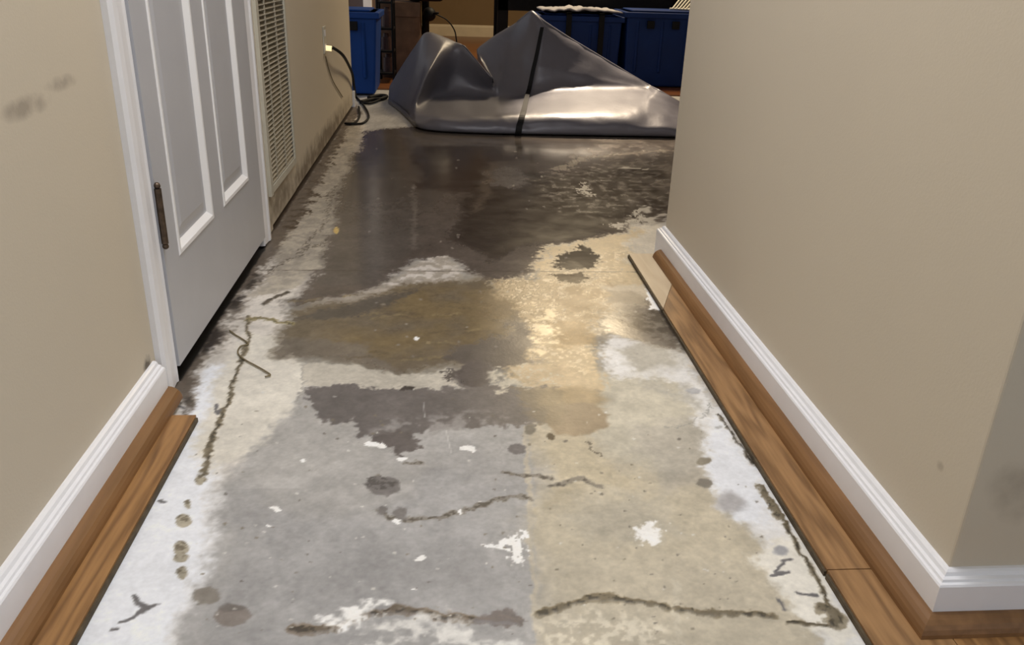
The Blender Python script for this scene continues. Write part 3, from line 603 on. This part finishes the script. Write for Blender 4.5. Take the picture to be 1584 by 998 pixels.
# black strap marking down the sheet, following its surface
def colpath(ci, j0, j1, off=0.006):
    return [ (VVc[j][ci] + Vector((0, -off, off * .6))) for j in range(j0, j1)]
VVc = g2
pts = []
j0, j1 = 2 * NVv + 2, nrow - 6
for j in range(j0, j1):
    t = (j - j0) / (j1 - j0); ii = 12 * NU - .6 + (11 * NU - .2 - (12 * NU - .6)) * t
    i0 = int(ii); fr = ii - i0; pts.append(g2[j][i0] * (1 - fr) + g2[j][i0 + 1] * fr)
bm = bmesh.new(); prev = None
for j, p in enumerate(pts):
    wd = 0.010 + 0.006 * j / len(pts)
    tg = (pts[min(j + 1, len(pts) - 1)] - pts[max(j - 1, 0)]); nn = Vector((1, 0, 0)).cross(tg).normalized()
    if nn.y > 0: nn = -nn
    q = p + nn * 0.009
    cur = [bm.verts.new(q + Vector((s_ * wd, 0, 0)) + nn * h_) for s_, h_ in ((-1, 0), (1, 0), (1, .004), (-1, .004))]
    if prev:
        for k in range(4): bm.faces.new([prev[k], prev[(k + 1) % 4], cur[(k + 1) % 4], cur[k]])
    else: bm.faces.new(cur[::-1])
    prev = cur
bm.faces.new(prev); sbm = bm
# rounded hem added along the sheet's ridges to catch the back light
jr = 2 * NVv
for ca, cb in ((2, 8), (10, 20)):
    bm = bmesh.new(); tube(bm, [g2[jr][i] + Vector((0, -.002, -.003)) for i in range(ca * NU, cb * NU + 1)], lambda t_: .0035 + .004 * math.sin(math.pi * t_) ** .5 if cb == 20 else .003, 8, 0)
    obj('ridge_rim', bm, MFOIL, sheet, smooth=True)
bm = sbm
st = obj('strap', bm, MBLK, sheet); st['label'] = 'black strap running down the front'

# ---------------------------------------------------------------- far room things
def tote(name, x0, x1, y0, y1, h, m, label, cat, taper=0.05, lid=True, latches=(), grp=None, mlid=None):
    t = tag(thing(name, ((x0 + x1) / 2, (y0 + y1) / 2, 0.008)), label, cat, grp)
    bm = bmesh.new(); v = box(bm, x0, x1, y0, y1, 0.012, h); cx, cy = (x0 + x1) / 2, (y0 + y1) / 2
    for q in v:
        if q.co.z < 0.1: q.co.x = cx + (q.co.x - cx) * (1 - taper); q.co.y = cy + (q.co.y - cy) * (1 - taper)
    for s_ in np.linspace(x0 + .08, x1 - .08, 4): box(bm, s_ - .012, s_ + .012, y0 - 0.004, y0 + .02, 0.1, h - .05)
    obj('body', bm, m, t, bevel=0.012)
    if lid:
        bm = bmesh.new(); box(bm, x0 - .015, x1 + .015, y0 - .015, y1 + .015, h - .035, h); box(bm, x0 + .04, x1 - .04, y0 + .04, y1 - .04, h, h + .012)
        obj('lid', bm, mlid or m, t, bevel=0.008)
    for lx in latches:
        bm = bmesh.new(); box(bm, lx - .025, lx + .025, y0 - .026, y0 - .012, h - .10, h - .05); obj('latch', bm, MBLK, t, bevel=.003)
    return t
tote('storage_bin', -0.93, -0.405, 5.15, 5.55, 0.475, MBLUE, 'bright blue tall plastic bin just past the end of the left wall', 'storage bin', taper=0.09, latches=(-0.54,))
tote('storage_bin', 1.20, 1.86, 5.80, 6.22, 0.49, MBLUE2, 'navy blue plastic storage bin with lid behind the sheet, nearest the right wall', 'storage bin', latches=(1.36, 1.53))
# strapped blue crate, left of it
t = tote('storage_bin', 0.62, 1.175, 5.82, 6.22, 0.455, MBLUE2, 'navy blue storage bin wrapped by two black straps, behind the peak of the sheet', 'storage bin')
for sx in (0.81, 1.03):
    bm = bmesh.new(); box(bm, sx - .018, sx + .018, 5.79, 5.806, 0.02, .475); box(bm, sx - .018, sx + .018, 5.79, 6.24, .466, .474)
    obj('strap', bm, MBLK, t)
bm = bmesh.new()
cnt = 26
rows_ = [[bm.verts.new((0.63 + 0.54 * i / cnt, 5.81 + 0.38 * j / 10, 0.484 + 0.022 * (mnoise.noise(Vector((i * .4, j * .5, 0))) + .6) * math.sin(math.pi * (i + .5) / (cnt + 1)) ** .5)) for i in range(cnt + 1)] for j in range(11)]
for j in range(10):
    for i in range(cnt): bm.faces.new([rows_[j][i], rows_[j][i + 1], rows_[j + 1][i + 1], rows_[j + 1][i]])
o = obj('folded_cloth', bm, MCLOTH, smooth=True); tag(o, 'pale grey cloth lying on top of the strapped navy bin', 'cloth')
s_ = o.modifiers.new('t', 'SOLIDIFY'); s_.thickness = .008
# bench / desk of dark wood: top above, legs in view
t = tag(thing('desk', (1.1, 6.9, 0.008)), 'black desk frame standing behind the navy bins, its legs by the far wall', 'desk')
obj('desk_top', (lambda b_: (box(b_, 0.36, 1.97, 6.55, 7.15, 0.70, 0.74), b_)[1])(bmesh.new()), MBLK, t)
obj('apron', (lambda b_: (box(b_, 0.38, 1.92, 6.6, 6.64, 0.44, 0.70), b_)[1])(bmesh.new()), MBLK, t)
for lx, ly in ((0.38, 6.6), (0.38, 7.08), (1.87, 6.6), (1.87, 7.08)):
    obj('leg', (lambda b_: (box(b_, lx, lx + .08, ly, ly + .055, 0.008, 0.70), b_)[1])(bmesh.new()), MBLK, t, bevel=.004)
obj('shelf', (lambda b_: (box(b_, 0.66, 1.9, 6.65, 7.08, 0.43, 0.455), b_)[1])(bmesh.new()), MBLK, t)
obj('inner_post', (lambda b_: (box(b_, 0.62, 0.70, 6.6, 6.65, 0.008, 0.44), b_)[1])(bmesh.new()), MBLK, t)
bm = bmesh.new(); box(bm, 0.98, 1.6, 6.1, 6.4, 0.508, 0.56)
tag(obj('storage_case', (lambda b_: (box(b_, 0.90, 1.64, 6.26, 6.52, 0.008, 0.60), b_)[1])(bmesh.new()), MBLK, bevel=.02), 'black case standing behind the navy bins', 'case'); bm.free()
# brown cardboard box with clutter on top
t = tag(thing('cardboard_box', (-0.28, 6.2, 0.008)), 'worn brown cardboard box between the bright blue bin and the sheet', 'box')
x0_, x1_ = at(590, 60, 6.0).x, at(650, 60, 6.0).x
bm = bmesh.new(); box(bm, x0_, x1_, 6.0, 6.32, 0.008, 0.50); bmesh.ops.subdivide_edges(bm, edges=bm.edges[:], cuts=4, use_grid_fill=True)
for v in bm.verts: v.co += Vector([random.uniform(-.006, .006) for _ in range(3)])
for v in bm.verts: v.co.z = max(v.co.z, .0085)
obj('body', bm, MCARD, t, smooth=True)
bm = bmesh.new(); v = box(bm, x0_, x1_, 5.985, 5.995, 0.41, 0.5); obj('flap', bm, MCARD, t)
# dark bags heaped on the box
def lump(name, c, r3, m, label, cat, seed):
    bm = bmesh.new(); bmesh.ops.create_icosphere(bm, subdivisions=4, radius=1)
    for v in bm.verts:
        n_ = v.co.normalized(); k = 1 + .28 * mnoise.fractal(n_ * 1.6 + Vector((seed, 0, 0)), 1, 2, 4)
        v.co = Vector((c[0] + n_.x * r3[0] * k, c[1] + n_.y * r3[1] * k, max(c[2] - r3[2] * .8, c[2] + n_.z * r3[2] * k)))
    return tag(obj(name, bm, m, smooth=True), label, cat)
lump('black_bag', (-0.16, 6.14, 0.575), (0.15, 0.12, 0.085), MBLK, 'black bag heaped on top of the brown cardboard box', 'bag', 3)
# shelf-like dark clutter stack behind the blue bin
t = tag(thing('wire_cart', (-0.42, 6.7, 0.008)), 'dark narrow cart crowded with small objects, between blue bin and cardboard box', 'cart')
cx0, cx1 = at(585, 60, 5.75).x, at(608, 60, 5.75).x
for zx in (cx0, cx1):
    for yy_ in (5.72, 5.92):
        bm = bmesh.new(); tube(bm, [(zx, yy_, .008), (zx, yy_, .72)], .008, 8, 0); obj('post', bm, MBLK, t)
for zz in (.06, .2, .34, .5, .66):
    bm = bmesh.new(); box(bm, cx0 - .005, cx1 + .005, 5.715, 5.925, zz, zz + .012); obj('shelf', bm, MBLK, t)
MREDB = mat('dark_red_brown', (54, 28, 26), 0.6, var=.4, scale=40)
for k, (zz, hh) in enumerate(((.213, .08), (.353, .10), (.513, .09), (.073, .09))):
    bm = bmesh.new(); bmesh.ops.create_cone(bm, cap_ends=True, segments=14, radius1=.034, radius2=.030, depth=hh, matrix=Matrix.Translation(((cx0 + cx1) / 2 + .01 * (k % 2), 5.80, zz + hh / 2)))
    bmesh.ops.create_cone(bm, cap_ends=True, segments=14, radius1=.02, radius2=.016, depth=.022, matrix=Matrix.Translation(((cx0 + cx1) / 2 + .01 * (k % 2), 5.80, zz + hh + .011)))
    tag(obj('jar', bm, MREDB, smooth=False), ['small dark jar on the second lowest shelf of the cart', 'small dark jar on the middle shelf of the cart', 'small dark jar on the upper shelf of the cart', 'small dark jar on the bottom shelf of the cart'][k], 'jar')
# dark vacuum / lamp base to the right of the box
t = tag(thing('floor_lamp', (0.0, 6.35, 0.008)), 'dark slender pole with a bulky joint beside the cardboard box', 'lamp')
px_ = at(658, 30, 6.3).x
bm = bmesh.new(); tube(bm, [(px_, 6.3, .02), (px_ + .005, 6.3, 1.2)], .026, 10, 0); obj('pole', bm, MBLK, t, smooth=True)
bm = bmesh.new(); bmesh.ops.create_cone(bm, cap_ends=True, segments=20, radius1=.12, radius2=.11, depth=.025, matrix=Matrix.Translation((px_, 6.3, .021))); obj('base', bm, MBLK, t)
bm = bmesh.new(); c_ = at(664, 22, 6.26); bmesh.ops.create_uvsphere(bm, u_segments=16, v_segments=10, radius=.048, matrix=Matrix.Translation(c_)); tube(bm, [c_, at(678, 20, 6.2)], .008, 6, 0); obj('joint', bm, MBLK, t, smooth=True)
# thin cable from it hanging to the floor
bm = bmesh.new(); tube(bm, [at(660, 2, 6.6), at(668, 18, 6.6), at(690, 30, 6.6), at(702, 45, 6.6), at(706, 62, 6.6), at(712, 112, 6.6)], .005, 6)
tag(obj('cable', bm, MBLK, smooth=True), 'thin dark cable hanging in a curve in front of the tan far wall', 'cable')
# white slatted thing at upper right
t = tag(thing('slatted_rack', (1.7, 6.0, 0.5)), 'cream slatted rack leaning on the rightmost navy bin', 'rack')
for k in range(6):
    a_ = at(1040 + 5 * k, 14 + 0.3 * k, 5.95); a_.z = max(a_.z, .503); b_ = at(1062 + 6 * k, -14, 6.1)
    bm = bmesh.new(); tube(bm, [a_, b_], .006, 6, 0); obj('slat', bm, MOFF, t)
a_ = at(1036, 13, 5.96); b_ = at(1090, 9, 5.96); a_.z = b_.z = .512
bm = bmesh.new(); tube(bm, [a_, b_], .008, 6, 0); obj('rail', bm, MOFF, t)
# white corner trim of the far left wall
struct(boxobj('trim_8', (-0.665, -0.60, 7.14, 7.2, 0.0, HW), MWT))

# ---------------------------------------------------------------- outlet, plug and cords on the left wall
oy = at(502, 75, 1).y; v = ray(502, 75); k = XL / v[0]; oy, oz = v[1] * k, v[2] * k + H
t = tag(thing('electrical_outlet', (XL, oy, oz)), 'small beige electrical outlet low on the left wall near its far end', 'outlet')
bm = bmesh.new(); box(bm, XL, XL + .005, oy - .036, oy + .036, oz - .02, oz + .09); obj('cover_plate', bm, MOFF, t, bevel=.002)
for dz in (.005, .062):
    bm = bmesh.new(); box(bm, XL + .004, XL + .007, oy - .016, oy + .016, oz + dz - .013, oz + dz + .013); obj('socket', bm, MWT, t, bevel=.001)
t = tag(thing('extension_cord', (XL + .01, oy, oz)), 'black power cord arching from a glowing lit plug down to a tangle on the floor', 'cord')
bm = bmesh.new(); tube(bm, [(XL + .006, oy, oz + .002), (XL + .030, oy, oz)], .011, 12, 0)
q = obj('plug', bm, MGLOW, t, smooth=True); q['label'] = 'glowing translucent plug'
def L3(px, py, Y): return at(px, py, Y)
bm = bmesh.new()
tube(bm, [(XL + .028, oy, oz), L3(515, 74, 3.80), L3(529, 84, 3.98), L3(538, 98, 4.3), L3(545, 115, 4.6), L3(548, 135, 4.78), Vector((*fl(552, 152, .01), .01)), Vector((*fl(566, 160, .01), .01)), Vector((*fl(584, 156, .01), .01)), Vector((*fl(596, 148, .01), .01))], .007, 8)
obj('cord', bm, MBLK, t, smooth=True)
def ground(pts, z): return [Vector((*fl(a_, b_, z), z)) for a_, b_ in pts]
bm = bmesh.new(); tube(bm, ground([(553, 152), (560, 160), (568, 172), (570, 182), (562, 190), (548, 192), (534, 191), (548, 190), (556, 180), (555, 165)], .007), .0055, 8)
obj('cord_loop', bm, MBLK, t, smooth=True)
bm = bmesh.new(); tube(bm, ground([(558, 158), (575, 154), (590, 153), (598, 149), (586, 148), (570, 151)], .012), .011, 8)
obj('cord_bundle', bm, MBLK, t, smooth=True)
struct(boxobj('trim_9', (XL - .12, XL + .012, 4.745, 4.775, 0.0, 0.085), MWT))
# thin cable on the wall under the outlet
bm = bmesh.new(); pts = [(XL + .004, oy - .01, oz - .03)]
for (px, py) in ((508, 105), (515, 125), (525, 142), (530, 150)):
    v = ray(px, py); k = (XL + .004) / v[0]; pts.append((XL + .004, v[1] * k, v[2] * k + H))
tube(bm, pts, .0022, 6); tag(obj('wire', bm, MSTR, smooth=True), 'thin grey wire drooping down the left wall under the outlet', 'wire')

# loose twine on the white film near the door
bm = bmesh.new(); tube(bm, ground([(355, 511), (364, 518), (374, 524), (384, 532), (372, 536), (368, 546), (378, 556), (396, 566), (410, 574), (418, 580), (410, 583)], .003), .0016, 6)
tag(obj('twine', bm, MSTR, smooth=True), 'curled olive strand of twine on the floor in front of the door', 'twine')
